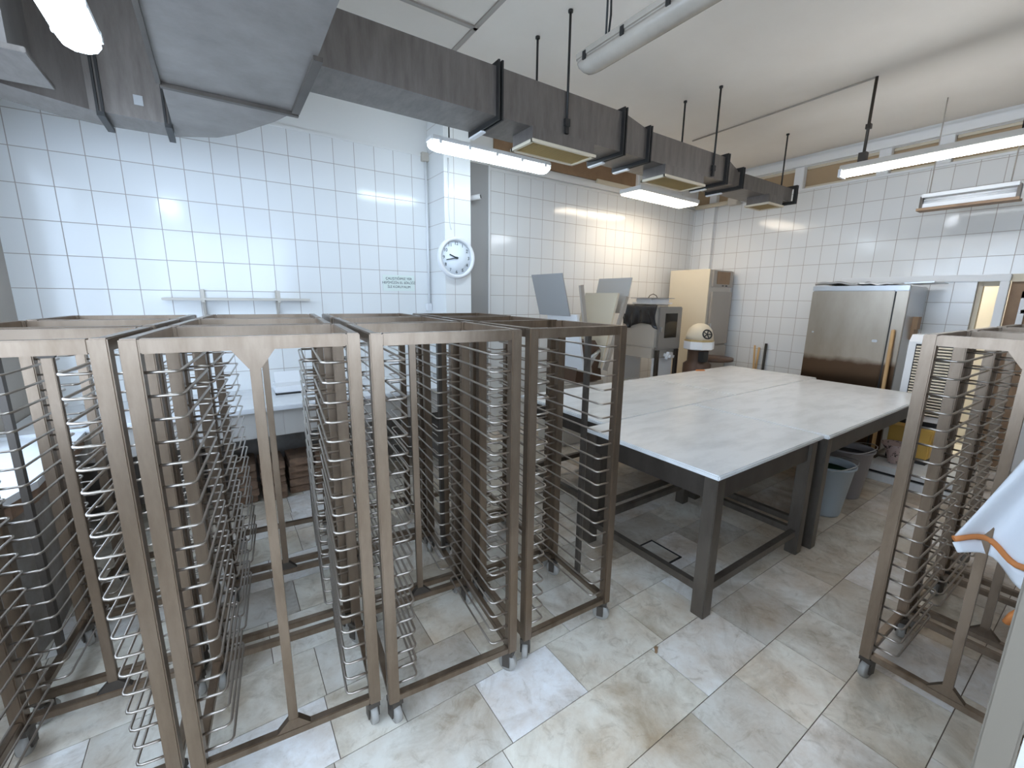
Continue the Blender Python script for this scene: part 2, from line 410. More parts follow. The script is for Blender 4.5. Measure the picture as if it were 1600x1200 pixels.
t = thing('added_room_lamp', 'unseen lamp added to brighten the room beyond the doorway', 'lamp', (7.5, 1.9, 2.64))  # out-of-view lamp, added only to brighten the room beyond
MB().lathe([(.0, 0), (.16, 0), (.17, .03), (.17, .058), (0, .058)], n=24).obj('shade', emit('added_room_glow', (1, .93, .80), 45), t)
# near jamb at the right
struct('wall_front_jamb', MB().span((1.2, .0, -.03), (1.36, .050, 2.3), bev=.004), M['jamb'])
struct('door_3', MB().span((1.203, -.305, -.03), (1.25, -.002, 2.2)), M['pale_pl'])

# floor hatch
h = thing('floor_hatch', 'square floor hatch in a thin metal rim under the marble table', 'hatch', (2.44, 1.705, 0), 0)
MB().span((-.095, -.12, -.002), (.095, .12, .003)).obj('cover', M['floor'], h)
r = MB()
for s in (-1, 1):
    r.span((s * .1 - .006, -.13, 0), (s * .1 + .006, .13, .006)); r.span((-.106, s * .125 - .006, 0), (.106, s * .125 + .006, .006))
r.obj('rim', M['black'], h)

# ------------------------------------------------------------------ bakery racks
TOPZ, BASEZ, N_RUN, DZ = 1.672, .12, 20, .0725
def rack(loc, yaw, w, d, label, group, centre=None, side_mid=(), rear_bar=True, tone='steel'):
    t = thing('bakery_rack', label, 'rack', (loc[0], loc[1], 0), math.radians(yaw), group)
    P = .045; S = M[tone]; g = .006
    mb = MB()                                                   # top frame
    mb.span((P, .002, TOPZ - .045), (w - P, .034, TOPZ - .001), bev=.003)
    if rear_bar: mb.span((P, d - .034, TOPZ - .045), (w - P, d - .002, TOPZ - .001), bev=.003)
    for x in (.002, w - .034): mb.span((x, P, TOPZ - .04), (x + .032, d - P, TOPZ), bev=.003)
    mb.obj('top_frame', S, t)
    mb = MB()
    mb.span((P, .004, BASEZ), (w - P, .036, BASEZ + .032), bev=.003)
    mb.span((P, d - .036, BASEZ), (w - P, d - .004, BASEZ + .032), bev=.003)
    for x in (.004, w - .036): mb.span((x, P, BASEZ), (x + .032, d - P, BASEZ + .032), bev=.003)
    mb.obj('base_frame', S, t)
    post = MB().span((0, 0, BASEZ - .002), (P, P, TOPZ), bev=.004).mesh('post', S)
    for x in (0, w - P):
        for y in (0, d - P): link('post', post, t, (x, y, 0))
    # wire runners, one bent wire a side and level
    def bend(sx):
        x0, x1 = (P - .005, P + .083) if sx > 0 else (w - P + .005, w - P - .083)
        s = 1 if sx > 0 else -1; c = .018
        pts = [(x0, .022, 0), (x1 - s * c, .022, 0), (x1 - s * c * .3, .022 + c * .3, 0), (x1, .022 + c, 0),
               (x1, d - .022 - c, 0), (x1 - s * c * .3, d - .022 - c * .3, 0), (x1 - s * c, d - .022, 0), (x0, d - .022, 0)]
        return MB().tube(pts, .0048, 6).mesh('runner', M['wire'])
    ml, mr = bend(1), bend(-1)
    for k in range(N_RUN):
        z = 1.57 - DZ * k
        link('runner', ml, t, (0, 0, z)); link('runner', mr, t, (0, 0, z))
    if centre:
        y = .019 if centre == 'front' else d - .019
        q = MB().span((w / 2 - .016, y - .012, BASEZ + .03), (w / 2 + .016, y + .012, TOPZ - .044), bev=.002).obj('centre_post', S, t)
        for z0, z1 in ((TOPZ - .045, TOPZ - .105), (BASEZ + .03, BASEZ + .075)):
            MB().prism([(w / 2 - .06, z0), (w / 2 + .06, z0), (w / 2 + .018, z1), (w / 2 - .018, z1)], 'y', y - .013, y + .013).obj('gusset', M['dark_steel'] if centre == 'rear' else S, q)
    for sx in side_mid:
        x = .02 if sx < 0 else w - .02
        MB().span((x - .012, d / 2 - .014, BASEZ + .03), (x + .012, d / 2 + .014, TOPZ - .04)).obj('side_brace', M['dark_steel'], t)
    wh = MB().lathe([(.012, -.014), (.043, -.014), (.046, -.008), (.046, .008), (.043, .014), (.012, .014)], n=18, rot=Matrix.Rotation(PI / 2, 3, 'Y')).mesh('wheel', M['wheel'])
    fk = MB()
    fk.span((-.024, -.03, .094), (.024, .03, .12)).span((-.024, -.014, .03), (-.017, .022, .1)).span((.017, -.014, .03), (.024, .022, .1))
    fk = fk.mesh('caster', M['dark_steel'])
    for i, x in enumerate((.03, w - .03)):
        for j, y in enumerate((.035, d - .035)):
            c = link('caster', fk, t, (x, y, 0)); c.rotation_euler = (0, 0, random.uniform(-.7, .7))
            link('wheel', wh, c, (0, .0, .046))
    return t
G = 'bakery racks in the left block'
rack((-.892, 1.725), -6, .617, .52, 'steel wire-runner rack at front left of the block, cut by the photo edge', G, centre='rear', side_mid=(-1,), tone='steel')
rack((-.822, 2.315), -6, .60, .53, 'steel rack standing second in the leftmost column of racks', G, side_mid=(-1, 1))
rack((-.755, 2.90), -6, .58, .50, 'rearmost steel rack of the leftmost column, nearest the tiled wall', G)
rack((-.25, 1.61), -6, .65, .56, 'widest front steel rack, with a gusseted centre post on its near side', G, centre='front')
rack((-.187, 2.215), -6, .62, .545, 'second rack behind the front rack that has a gusseted centre post', G, centre='rear')
rack((-.124, 2.815), -6, .62, .55, 'rearmost rack behind the gusseted front rack, before the marble counter', G)
rack((.418, 1.50), -5.5, .61, .60, 'front steel rack between the gusseted rack and the end rack', G, centre='rear')
rack((.49, 2.145), -5.5, .575, .56, 'middle rack of the third column, under the clock in view', G, side_mid=(1,))
rack((.54, 2.75), -5.5, .575, .55, 'rearmost rack of the third column from the left', G, side_mid=(1,))
rack((1.085, 1.465), -3, .575, .53, 'front steel rack at right end of the block, next to the marble table', G, side_mid=(1,), rear_bar=False)
rack((1.12, 2.035), -3, .57, .53, 'second rack in the column beside the marble tables', G, side_mid=(-1,))
rack((1.19, 2.65), -4, .57, .55, 'rearmost rack in the column beside the marble tables', G)
G2 = 'bakery racks at the right edge'
rack((2.405, .515), -91, .60, .55, 'nearest steel rack at right, by the beige door jamb', G2, centre='front')
rack((3.03, .50), -91, .60, .55, 'middle steel rack of the three at right, half hidden', G2, centre='front')
rack((3.68, .49), -91, .60, .55, 'farthest steel rack of the three at right, before the yellow crate', G2)

# ------------------------------------------------------------------ marble work tables
def table(x0, y0, x1, y1, label, legs, ht=.885, apron=.135, front=True):
    t = thing('work_table', label, 'table', ((x0 + x1) / 2, (y0 + y1) / 2, 0), 0, 'marble work tables')
    cx, cy = (x0 + x1) / 2, (y0 + y1) / 2
    L = lambda p: (p[0] - cx, p[1] - cy, p[2])
    MB().span(L((x0, y0, ht - .03)), L((x1, y1, ht)), bev=.007).obj('marble_top', M['marble'], t)
    a = MB(); q = .03
    a.span(L((x0 + q, y0 + q, ht - .03 - apron)), L((x1 - q, y0 + q + .03, ht - .031)))
    a.span(L((x0 + q, y1 - q - .03, ht - .03 - apron)), L((x1 - q, y1 - q, ht - .031)))
    a.span(L((x0 + q, y0 + q, ht - .03 - apron)), L((x0 + q + .03, y1 - q, ht - .031)))
    a.span(L((x1 - q - .03, y0 + q, ht - .03 - apron)), L((x1 - q, y1 - q, ht - .031)))
    a.obj('apron', M['dark_steel'], t)
    for (lx, ly) in legs:
        MB().span(L((lx - .04, ly - .04, .17 if lx > 5.6 and ly < 1.3 else 0)), L((lx + .04, ly + .04, ht - .032)), bev=.004).obj('leg', M['leg'], t)
    s = MB()
    if len(legs) == 4:
        (ax, ay), (bx, by) = legs[0], legs[2]
        for y in ((ay, by) if front else (by,)): s.span(L((ax + .04, y - .02, .14)), L((bx - .04, y + .02, .185)))
        for x in (ax, bx): s.span(L((x - .02, ay + .04, .14)), L((x + .02, by - .04, .185)))
    s.obj('stretcher', M['leg'], t)
    return t
M['leg'] = mat('table_leg_steel', (.17, .145, .12), .4, .7, noise=(6, (.11, .09, .073), .4, .7, (1, 1, .3)))
table(2.10, 1.13, 3.40, 2.155, 'near marble-topped steel table, beside the end rack', [(2.15, 1.18), (2.15, 2.10), (3.30, 2.10), (3.30, 1.18)])
table(3.42, 1.105, 5.84, 2.155, 'near marble-topped steel table on the right, buckets beneath its edge', [(3.475, 1.155), (3.475, 2.09), (5.75, 2.09), (5.75, 1.16)], front=False)
table(2.30, 2.165, 4.12, 3.25, 'far marble-topped table in front of the machine with folded wings', [(2.37, 2.235), (2.37, 3.18), (4.05, 3.18), (4.05, 2.235)])
table(4.13, 2.165, 5.98, 3.25, 'far marble-topped table in front of the boxy steel machine', [(4.20, 2.235), (4.20, 3.18), (5.91, 3.18), (5.91, 2.235)])
o = MB().bar((5.10, 3.22, .893), (5.21, 3.17, .893), .03, .014, bev=.003).obj('dough_scraper', M['orange']); tag(o, 'orange-brown dough scraper lying on the far edge of the marble table', 'scraper')

# ------------------------------------------------------------------ masonry counters along the left and back walls
t = thing('marble_counter', 'long white marble counter along the back wall behind the racks', 'counter', (0, 0, 0))
MB().span((XL + .005, 3.89, .862), (1.95, YB - .005, .90), bev=.005).obj('marble_top', M['counter'], t)
MB().span((XL + .005, 3.93, .64), (1.95, 3.99, .862)).obj('tiled_apron', tile_mat('tile_apron', 'X', .35, .89, col=(.50, .47, .43)), t)
b = MB(); b.span((XL + .005, 4.62, 0), (1.95, YB - .006, .862))
for x in (-1.2, -.35, 1.0, 1.87): b.span((x, 4.0, 0), (x + .08, 4.62, .862))
b.obj('masonry_base', M['floor_dark'], t)
for z in range(5):
    for x in range(4):
        b = MB().box((0, 0, 0), (.19, .3, .07), Matrix.Rotation(random.uniform(-.03, .03), 3, 'Z'), .006).obj('brick', M['brick'])
        b.location = (.02 + x * .22 + random.uniform(-.005, .005), 4.25 + random.uniform(-.05, .05), .036 + z * .073)
        tag(b, 'dark rough brick in the heap stored under the back counter', 'brick', 'bricks under the back counter')
t = thing('marble_counter', 'white marble counter along the left wall with a brown broken edge', 'counter', (0, 0, 0))
MB().prism([(XL + .005, 2.2), (-1.12, 2.35), (-.98, 2.62), (-.90, 2.72), (-.84, 2.95), (-.84, 3.885), (XL + .005, 3.885)], 'z', .845, .88).obj('marble_top', M['counter'], t)
MB().prism([(XL + .006, 2.25), (-1.1, 2.4), (-.97, 2.67), (-.89, 2.77), (-.855, 2.97), (-.855, 3.88), (XL + .006, 3.88)], 'z', .77, .845).obj('edge', M['brick'], t)
MB().prism([(XL + .006, 2.3), (-1.08, 2.5), (-.95, 2.75), (-.9, 3.0), (-.9, 3.88), (XL + .006, 3.88)], 'z', 0, .77).obj('masonry_base', M['floor_dark'], t)
t = thing('countertop_scale', 'white flat-sided scale with a dark front slot on the back counter', 'scale', (.47, 4.48, .9))
MB().span((-.13, -.14, 0.012), (.13, .14, .075), bev=.008).obj('body', M['white_pl'], t)
MB().span((-.13, -.146, .0), (.13, -.1, .014)).obj('front_slot', M['black'], t)
MB().box((0, .08, .12), (.22, .02, .12), Matrix.Rotation(-.35, 3, 'X'), .004).obj('display_board', M['white_pl'], t)

# shelf on the back wall
t = thing('wall_shelf', 'narrow pale wall shelf on two brackets on the tiled back wall', 'shelf', (0, 0, 0))
MB().span((-.39, 4.52, 1.745), (.72, 4.735, 1.765), bev=.003).obj('board', M['beige'], t)
for x in (-.115, .46):
    MB().span((x - .012, 4.53, 1.765), (x + .012, 4.55, 1.835)).span((x - .012, 4.72, 1.60), (x + .012, 4.738, 1.84)).span((x - .012, 4.53, 1.73), (x + .012, 4.73, 1.745)).bar((x, 4.54, 1.74), (x, 4.73, 1.62), .016).obj('bracket', M['beige'], t)

# sign
t = thing('wall_sign', 'small pale plaque with three lines of dark capitals on the tiles', 'sign', (1.675, 4.736, 1.942))
MB().span((-.18, -.004, -.085), (.18, .003, .085), bev=.001).obj('plate', M['paper'], t)
for k, s in enumerate(('ÇALIŞTIĞIMIZ YER', 'HEPİMİZİN EL BİRLİĞİ', 'İLE KORUYALIM')):
    text('lettering', s, .036, M['ink'], t, (0, -.0045, .046 - k * .044), (PI / 2, 0, 0))

# clock on the pillar
t = thing('wall_clock', 'round white wall clock with black numerals on the tiled pillar', 'clock', (2.172, 4.33, 2.213), 0)
RX = Matrix.Rotation(PI / 2, 3, 'X')
MB().lathe([(.178, 0), (.214, .0), (.220, .012), (.220, .03), (.212, .046), (.196, .052), (.184, .046), (.178, .028)], n=48, rot=RX, closed=True).obj('rim', M['white_pl'], t)
MB().lathe([(.0, 0), (.182, 0), (.182, .022), (.0, .022)], n=48, rot=RX).obj('dial', mat('dial', (.78, .82, .86), .5), t)
for k in range(1, 13):
    a = 2 * PI * k / 12
    text('numeral', str(k), .048, M['ink'], t, (.148 * math.sin(a), -.0235, .148 * math.cos(a)), (PI / 2, 0, 0))
ah = 2 * PI * (9 + 43 / 60) / 12; am = 2 * PI * 43 / 60
for nm, a, L, w, y in (('hour_hand', ah, .088, .013, -.027), ('minute_hand', am, .125, .010, -.031)):
    MB().bar((-.02 * math.sin(a), y, -.02 * math.cos(a)), (L * math.sin(a), y, L * math.cos(a)), w, .003, up=(0, 1, 0)).obj(nm, M['ink'], t)
MB().lathe([(.0, .022), (.011, .022), (.011, .036), (0, .036)], n=16, rot=RX).obj('hub', M['ink'], t)

# conduit with socket left of the pillar, cables on the pillar, camera
t = thing('conduit', 'white vertical conduit with a small socket box beside the tiled pillar', 'conduit', (0, 0, 0))
MB().tube([(2.025, 4.722, 1.70), (2.02, 4.722, 3.26)], .013, 8).obj('pipe', M['white_pl'], t)
MB().span((1.985, 4.69, 1.64), (2.045, 4.738, 1.72), bev=.004).obj('socket_box', M['white_pl'], t)
MB().span((1.97, 4.69, 3.24), (2.05, 4.738, 3.33), bev=.004).obj('junction_box', M['beige'], t)
o = MB().tube([(2.10, 4.322, 3.2), (2.103, 4.322, 2.9), (2.095, 4.322, 2.75), (2.115, 4.322, 2.53), (2.125, 4.32, 2.50)], .005, 6).obj('hanging_cable', M['white_pl']); tag(o, 'thin white cable hanging down the pillar above the clock', 'cable')
t = thing('security_camera', 'small white bullet camera on the grey panel right of the pillar', 'camera', (2.5, 4.71, 2.90))
MB().span((-.045, -.03, -.03), (0, .014, .03), bev=.004).obj('mount', M['white_pl'], t)
MB().bar((-.02, -.03, 0), (.04, -.10, .02), .02).obj('arm', M['white_pl'], t)
MB().tube([(.0, -.07, .01), (.11, -.16, .035)], .03, 12).obj('housing', M['white_pl'], t)
MB().tube([(.108, -.159, .0345), (.116, -.166, .036)], .02, 12).obj('lens', M['black'], t)

# ------------------------------------------------------------------ ventilation duct
YF, YR, ZB = 2.68, 3.04, 2.99
t = thing('ventilation_duct', 'long stepped grey metal air duct hung across the room', 'duct', (0, 0, 0))
def sec(x0, x1, za, zb2, a=0, b=0, nm='duct_section'):
    MB().hull8([(x0, YF + a, ZB), (x0, YR, ZB), (x0, YR, za), (x0, YF + a, za)], [(x1, YF + b, ZB), (x1, YR, ZB), (x1, YR, zb2), (x1, YF + b, zb2)]).obj(nm, M['duct'], t)
sec(.515, 1.68, 3.287, 3.287); sec(1.68, 2.88, 3.287, 3.287); sec(2.88, 3.2, 3.287, 3.218, nm='duct_taper')
sec(3.2, 4.41, 3.218, 3.218); sec(4.41, 4.71, 3.218, 3.14, 0, .03, nm='duct_taper'); sec(4.71, 5.93, 3.14, 3.14, .03, .03)
for x, zt in ((1.68, 3.287), (2.88, 3.287), (3.2, 3.218), (4.41, 3.218), (4.71, 3.14), (5.93, 3.14)):
    f = MB(); e = .03
    for dx in (-.014, .014):
        f.span((x + dx - .006, YF - e, ZB - e), (x + dx + .006, YF + .004, zt + e)); f.span((x + dx - .006, YR - .004, ZB - e), (x + dx + .006, YR + e, zt + e))
        f.span((x + dx - .006, YF, ZB - e), (x + dx + .006, YR, ZB + .004)); f.span((x + dx - .006, YF, zt - .004), (x + dx + .006, YR, zt + e))
    f.obj('flange', M['black'], t)
    MB().span((x - .02, YR - .16, ZB - e - .012), (x + .02, YR + .02, ZB - e + .002), bev=.003).obj('clip', M['white_pl'], t)
for x0, x1 in ((1.94, 2.56), (3.42, 4.04), (5.28, 5.63)):
    df = MB().span((x0 + .012, YF - .02, ZB - .09), (x1 - .012, YF + .23, ZB - .0005)).obj('diffuser', M['duct'], t)
    fr = MB(); z0, z1 = ZB - .108, ZB - .088
    fr.span((x0, YF - .035, z0), (x1, YF - .012, z1)); fr.span((x0, YF + .222, z0), (x1, YF + .245, z1))
    fr.span((x0, YF - .03, z0), (x0 + .025, YF + .24, z1)); fr.span((x1 - .025, YF - .03, z0), (x1, YF + .24, z1))
    fr.obj('frame', M['cream'], df)
    gr = MB()
    for k in range(14):
        y = YF + .0 + k * .0165
        gr.box(((x0 + x1) / 2, y, z0 + .010), (x1 - x0 - .05, .013, .004), Matrix.Rotation(.5, 3, 'X'))
    gr.obj('grille', M['amber'], df)
for x, ys in ((2.27, (YF - .012, YR + .012)), (4.175, (YF - .012, YR + .012)), (5.96, (2.86,))):
    for y in ys:
        hr = MB().tube([(x, y, 3.02 if y < 2.8 else 3.1), (x, y, HC - .004)], .009, 8).obj('hanger_rod', M['black'], t)
        if y == YF - .012:
            MB().span((x - .022, y - .014, 3.05), (x + .022, y + .008, 3.10)).span((x - .014, y - .01, 3.0), (x + .014, y + .008, 3.05)).obj('bracket', M['black'], hr)
        MB().lathe([(.0, HC - .016), (.018, HC - .016), (.018, HC - .001), (0, HC - .001)], (x, y, 0), 10).obj('ceiling_plate', M['black'], hr)

# big trunk at the left with its elbow
t = thing('trunk_duct', 'large grey sheet-metal trunk duct and elbow overhead at left', 'duct', (0, 0, 0))
ZT = 2.855
MB().prism([(-.135, -1.4), (.43, -1.4), (.49, 3.02), (.49, 3.04), (-.135, 3.04)], 'z', ZT, 3.5).obj('trunk', M['duct2'], t)
MB().prism([(-.135, 3.045), (.47, 3.045), (.40, 3.25), (.20, 3.66), (.10, 3.80), (-.135, 3.95)], 'z', ZT - .002, 3.5).obj('elbow', M['duct2'], t)
MB().prism([(-.14, 3.70), (-.14, 3.97), (-.52, 3.985), (-.70, 3.93), (-.9, 3.80), (-1.10, 3.62), (-1.25, 3.5), (-1.25, 3.22), (-1.0, 3.40), (-.80, 3.55), (-.52, 3.70)], 'z', ZT, 3.74).obj('side_run', M['duct'], t)
f = MB()
for x in (-.47, -.155):
    f.span((x - .018, 3.675, ZT - .03), (x - .006, 3.70, 3.7)); f.span((x + .006, 3.675, ZT - .03), (x + .018, 3.70, 3.7))
    f.span((x - .018, 3.675, ZT - .03), (x + .018, 4.0, ZT - .005))
f.obj('flange', M['black'], t)
MB().span((-.14, 3.02, ZT - .022), (.50, 3.05, ZT - .001)).span((-.155, .6, ZT - .014), (-.135, 3.02, ZT + .004)).span((.46, 2.3, ZT - .02), (.50, 3.0, ZT + .0)).obj('seam_strip', M['dark_steel'], t)
MB().span((-.155, 2.2, ZT - .006), (-.146, 3.0, ZT + .02)).obj('seam_edge', M['white_pl'], t)
MB().span((.478, YF - .03, ZB - .03), (.512, YR + .03, 3.33)).obj('branch_flange', M['black'], t)
MB().span((-.31, 3.695, 2.93), (-.265, 3.70, 2.985)).obj('sticker', M['grey_pl'], t)
ot = MB().span((-1.0, 3.02, 2.86), (-.66, 3.38, 3.74)).obj('outlet', M['duct2'], t)
MB().span((-1.05, 2.99, 2.838), (-.60, 3.42, 2.862), bev=.003).obj('outlet_flange', M['duct'], ot)

# ------------------------------------------------------------------ lamps
def batten(name, label, c, L, axis, w, m, on=True, cover=True, rods=(), wire='black'):
    """sealed fluorescent fitting: tray, rounded cover, end clips"""
    t = thing(name, label, 'lamp', c, 0 if axis == 'X' else PI / 2, 'fluorescent fittings')
    hw = w / 2
    MB().span((-L / 2, -hw, 0), (L / 2, hw, .05), bev=.012).obj('tray', M['white'] if on else M['tube_off'], t)
    prof = [(-hw * .93, 0), (-hw * .93, -.018), (-hw * .72, -.045), (-hw * .3, -.06), (hw * .3, -.06), (hw * .72, -.045), (hw * .93, -.018), (hw * .93, 0)]
    cv = MB(); n = 10
    secs = []
    for i in range(n + 1):
        x = -L / 2 + .01 + (L - .02) * i / n; s = 1
        e = min(i, n - i); sg = 1 if i < n / 2 else -1
        if e < 4: s, x = (.55, .82, .95, 1)[e], sg * (-L / 2 + .01 + (0, .018, .045, .085)[e])
        secs.append([cv.bm.verts.new((x, a * (.75 + .25 * s), z * s)) for a, z in prof])
    for a, b in zip(secs, secs[1:]):
        for k in range(len(prof) - 1): cv.bm.faces.new((a[k], a[k + 1], b[k + 1], b[k])).smooth = True
        cv.bm.faces.new((a[-1], a[0], b[0], b[-1]))
    cv.bm.faces.new(secs[0][::-1]); cv.bm.faces.new(secs[-1])
    cv.obj('cover', m, t)
    clip = MB().span((-.012, -.004, -.012), (.012, .004, .03)).mesh('clip', M['black'] if not on else M['white_pl'])
    for k in range(5):
        for s in (-1, 1): link('clip', clip, t, (-L / 2 + .08 + (L - .16) * k / 4, s * hw, 0))
    for x in rods:
        MB().tube([(x, 0, .05), (x, 0, HC - c[2] - .002)], .006, 6).obj('hanger', M[wire], t)
    return t
batten('fluorescent_lamp', 'lit cool white fluorescent lamp in front of the trunk duct at left', (-.385, 2.2, 2.87), 1.25, 'Y', .15, M['lamp_cool'], rods=(-.4, .4))
batten('fluorescent_lamp', 'lit white fluorescent lamp hanging over the wall clock', (2.235, 3.65, 3.075), 1.28, 'X', .13, M['lamp_cool2'], rods=(-.45, .45))
batten('fluorescent_lamp', 'unlit dusty fluorescent lamp under the ceiling at the top of the photo', (1.92, 1.49, 3.14), 1.27, 'Y', .14, M['tube_off'], on=False, rods=(.46, -.46))
o = MB().tube([(1.935, 1.95, 3.2), (1.97, 1.97, 3.35), (1.94, 1.95, 3.55), (1.95, 1.94, 3.79)], .006, 6).obj('lamp_cable', M['black']); tag(o, 'black looped cable above the unlit dusty lamp', 'cable')
# flat panel lamp in the far corner
t = thing('panel_lamp', 'lit wide flat lamp panel hanging in front of the far corner', 'lamp', (5.2, 4.06, 3.15), math.radians(2), 'fluorescent fittings')
MB().span((-.67, -.17, .004), (.67, .17, .06), bev=.006).obj('tray', M['white'], t)
MB().span((-.655, -.155, -.012), (.655, .155, .004), bev=.004).obj('diffuser', M['lamp_warm'], t)
for x in (-.5, .5): MB().tube([(x, 0, .06), (x, 0, .648)], .006, 6).obj('hanger', M['white_pl'], t)
# bare twin-tube lamp at right
t = thing('fluorescent_lamp', 'lit long bare-tube fluorescent lamp high before the right wall', 'lamp', (5.06, 1.22, 2.99), 0, 'fluorescent fittings')
MB().span((-.05, -.68, .02), (.05, .68, .075), bev=.006).obj('tray', M['beige'], t)
for x in (-.032, .032): MB().tube([(x, -.655, -.005), (x, .655, -.005)], .019, 10).obj('tube', M['lamp_side'], t)
MB().span((-.06, .655, -.03), (.06, .68, .04)).span((-.06, -.68, -.03), (.06, -.655, .04)).obj('end_holder', M['white_pl'], t)
for y in (-.45,): MB().tube([(0, y, .075), (0, y, HC - 2.992)], .006, 6).obj('hanger', M['black'], t)
t = thing('ceiling_conduit', 'thin grey conduit along the ceiling dropping to the bare-tube lamp', 'conduit', (0, 0, 0))
MB().tube([(5.22, 3.66, 3.787), (5.17, 2.6, 3.787), (5.115, 1.75, 3.787)], .008, 6).obj('ceiling_run', M['grey_en'], t)
MB().tube([(5.115, 1.75, 3.79), (5.10, 1.752, 3.06)], .013, 8).span((5.09, 1.73, 3.36), (5.13, 1.77, 3.40)).span((5.075, 1.725, 3.06), (5.135, 1.785, 3.16)).obj('drop_pipe', M['dark_steel'], t)
# insect trap
t = thing('insect_trap', 'white hanging insect trap with open tubes and brown tray, right wall', 'insect trap', (6.2, 1.21, 2.82))
MB().span((-.05, -.335, .045), (.05, .335, .08), bev=.004).obj('hood', M['white'], t)
for z in (-.0, .022): MB().tube([(0, -.32, z), (0, .32, z)], .012, 8).obj('tube', M['white_pl'], t)
MB().span((-.02, -.33, -.05), (.02, .33, -.012)).obj('back_plate', M['white'], t)
MB().span((-.07, -.355, -.085), (.07, .355, -.072)).span((-.075, -.355, -.085), (-.065, .355, -.06)).span((.065, -.355, -.085), (.075, .355, -.06)).obj('tray', M['brown'], t)
for y in (-.335, .335): MB().span((-.035, y - .012, -.075), (.035, y + .012, .06)).obj('end_frame', M['dark_steel'], t)
for y in (-.27, .29): MB().tube([(0, y, .08), (0, y, HC - 2.822)], .005, 6).obj('hanger', M['grey_en'], t)
# cable tray and brackets near the far corner
t = thing('pipe_run', 'beige capped pipe along the wall top in the far corner', 'pipe', (0, 0, 0))
MB().tube([(6.90, 4.66, 3.33), (6.90, 4.0, 3.33)], .032, 10).obj('pipe', M['cream'], t)
MB().span((6.84, 3.92, 3.275), (6.97, 4.07, 3.385), bev=.006).obj('valve_body', M['beige'], t)
MB().tube([(6.9, 3.92, 3.34), (6.9, 3.2, 3.36)], .012, 8).obj('thin_pipe', M['dark_steel'], t)

# ------------------------------------------------------------------ machines at the far wall
t = thing('dough_sheeter', 'dough sheeter with its two conveyor wings folded up', 'dough sheeter', (3.65, 4.0, 0))
MB().span((-.34, -.22, 0), (.34, .28, .80), bev=.02).obj('cabinet', M['beige'], t)
MB().prism([(-.20, .80), (.24, .80), (.20, 1.18), (.10, 1.30), (-.08, 1.30), (-.16, 1.1)], 'y', -.26, .28).obj('roller_head', M['dark_brown'], t)
for y in (-.16, -.02, .1): MB().tube([(-.02, -.30, 1.05 + y * .4), (.12 + y * .3, -.30, 1.16 + y * .2)], .022, 8).obj('lever', M['steel_panel'], t)
def plate(P0, P1, y0, y1, th):
    """board leaning in the x-z plane between two points, spanning y0..y1"""
    d = Vector((P1[0] - P0[0], 0, P1[1] - P0[1])).normalized(); nrm = Vector((-d.z, 0, d.x)) * th
    A = [Vector((P0[0], y0, P0[1])), Vector((P0[0], y1, P0[1])), Vector((P0[0], y1, P0[1])) + nrm, Vector((P0[0], y0, P0[1])) + nrm]
    B = [Vector((P1[0], y0, P1[1])), Vector((P1[0], y1, P1[1])), Vector((P1[0], y1, P1[1])) + nrm, Vector((P1[0], y0, P1[1])) + nrm]
    return MB().hull8(A, B)
lw = plate((-.14, .95), (-.28, 1.62), -.36, .18, .03).obj('left_wing', M['white_pl'], t)
plate((-.32, 1.60), (-.46, 2.075), -.27, .30, .012).obj('guard', M['grey_pl'], lw)
for y in (-.40, .20): plate((-.06, .92), (-.26, 1.95), y, y + .03, .05).obj('wing_arm', M['grey_en'], lw)
rwg = plate((.20, .95), (.44, 1.865), -.30, .27, .03).obj('right_wing', M['cream'], t)
plate((.56, 1.62), (.66, 2.06), -.30, .27, .012).obj('guard', M['pale_pl'], rwg)
for y in (-.345, .28): plate((.25, .92), (.56, 1.82), y, y + .03, .05).obj('wing_arm', M['grey_en'], rwg)

t = thing('bread_slicer', 'boxy steel machine with a dark window, draped in black plastic', 'machine', (4.97, 3.80, 0))
MB().span((0, 0, 1.12), (.52, .62, 1.70), bev=.02).obj('body', M['beige'], t)
dr = MB().span((.01, -.035, 1.10), (.52, -.002, 1.70), bev=.012).obj('door', M['slate_en'], t)
MB().span((.14, -.040, 1.27), (.41, -.034, 1.61), bev=.002).obj('window', M['glass_dark'], dr)
MB().span((.04, -.06, 1.36), (.06, -.034, 1.42)).obj('handle', M['steel_panel'], dr)
MB().span((-.012, .04, .98), (.52, .60, 1.12)).obj('under_tray', M['beige'], t)
MB().span((.02, .0, .0), (.41, .05, .985)).span((.02, .56, .0), (.41, .60, .985)).span((.06, .04, 0.0), (.36, .56, .6)).obj('stand', M['white'], t)
for x, y in ((.02, -.01), (.45, -.01)): MB().span((x, y - .025, 0), (x + .05, y + .02, 1.10)).obj('leg', M['dark_steel'], t)
MB().box((.24, -.07, 1.02), (.22, .10, .10), Euler((.2, .1, .3)).to_matrix(), .03).obj('paper_bundle', M['white_pl'], t)
bag = MB()
def drape(u, v):
    y = -.01 + u * .60; fold = .5 + .5 * math.sin(u * 27 + v * 5)
    if v < .3: return Vector((.0 + (1 - v / .3) * .26 - .02, y, 1.725 + .006 * math.sin(u * 20)))
    k = (v - .3) / .7
    return Vector((-.022 - .045 * fold * k, y + .05 * math.sin(k * 4 + u * 7) * k, 1.72 - k * (.29 + .04 * math.sin(u * 8 + 2))))
bag.grid(28, 10, drape, .004)
o = bag.obj('plastic_cover', M['bag_black']); o.location = (4.97, 3.80, 0); tag(o, 'crumpled black plastic bag draped over the boxy steel machine', 'plastic bag')
t = thing('plastic_tray_stack', 'stack of clear trays with a bowed handle on top of the boxy machine', 'tray', (5.21, 4.08, 1.735))  # stack of clear trays simplified to one body and a top plate
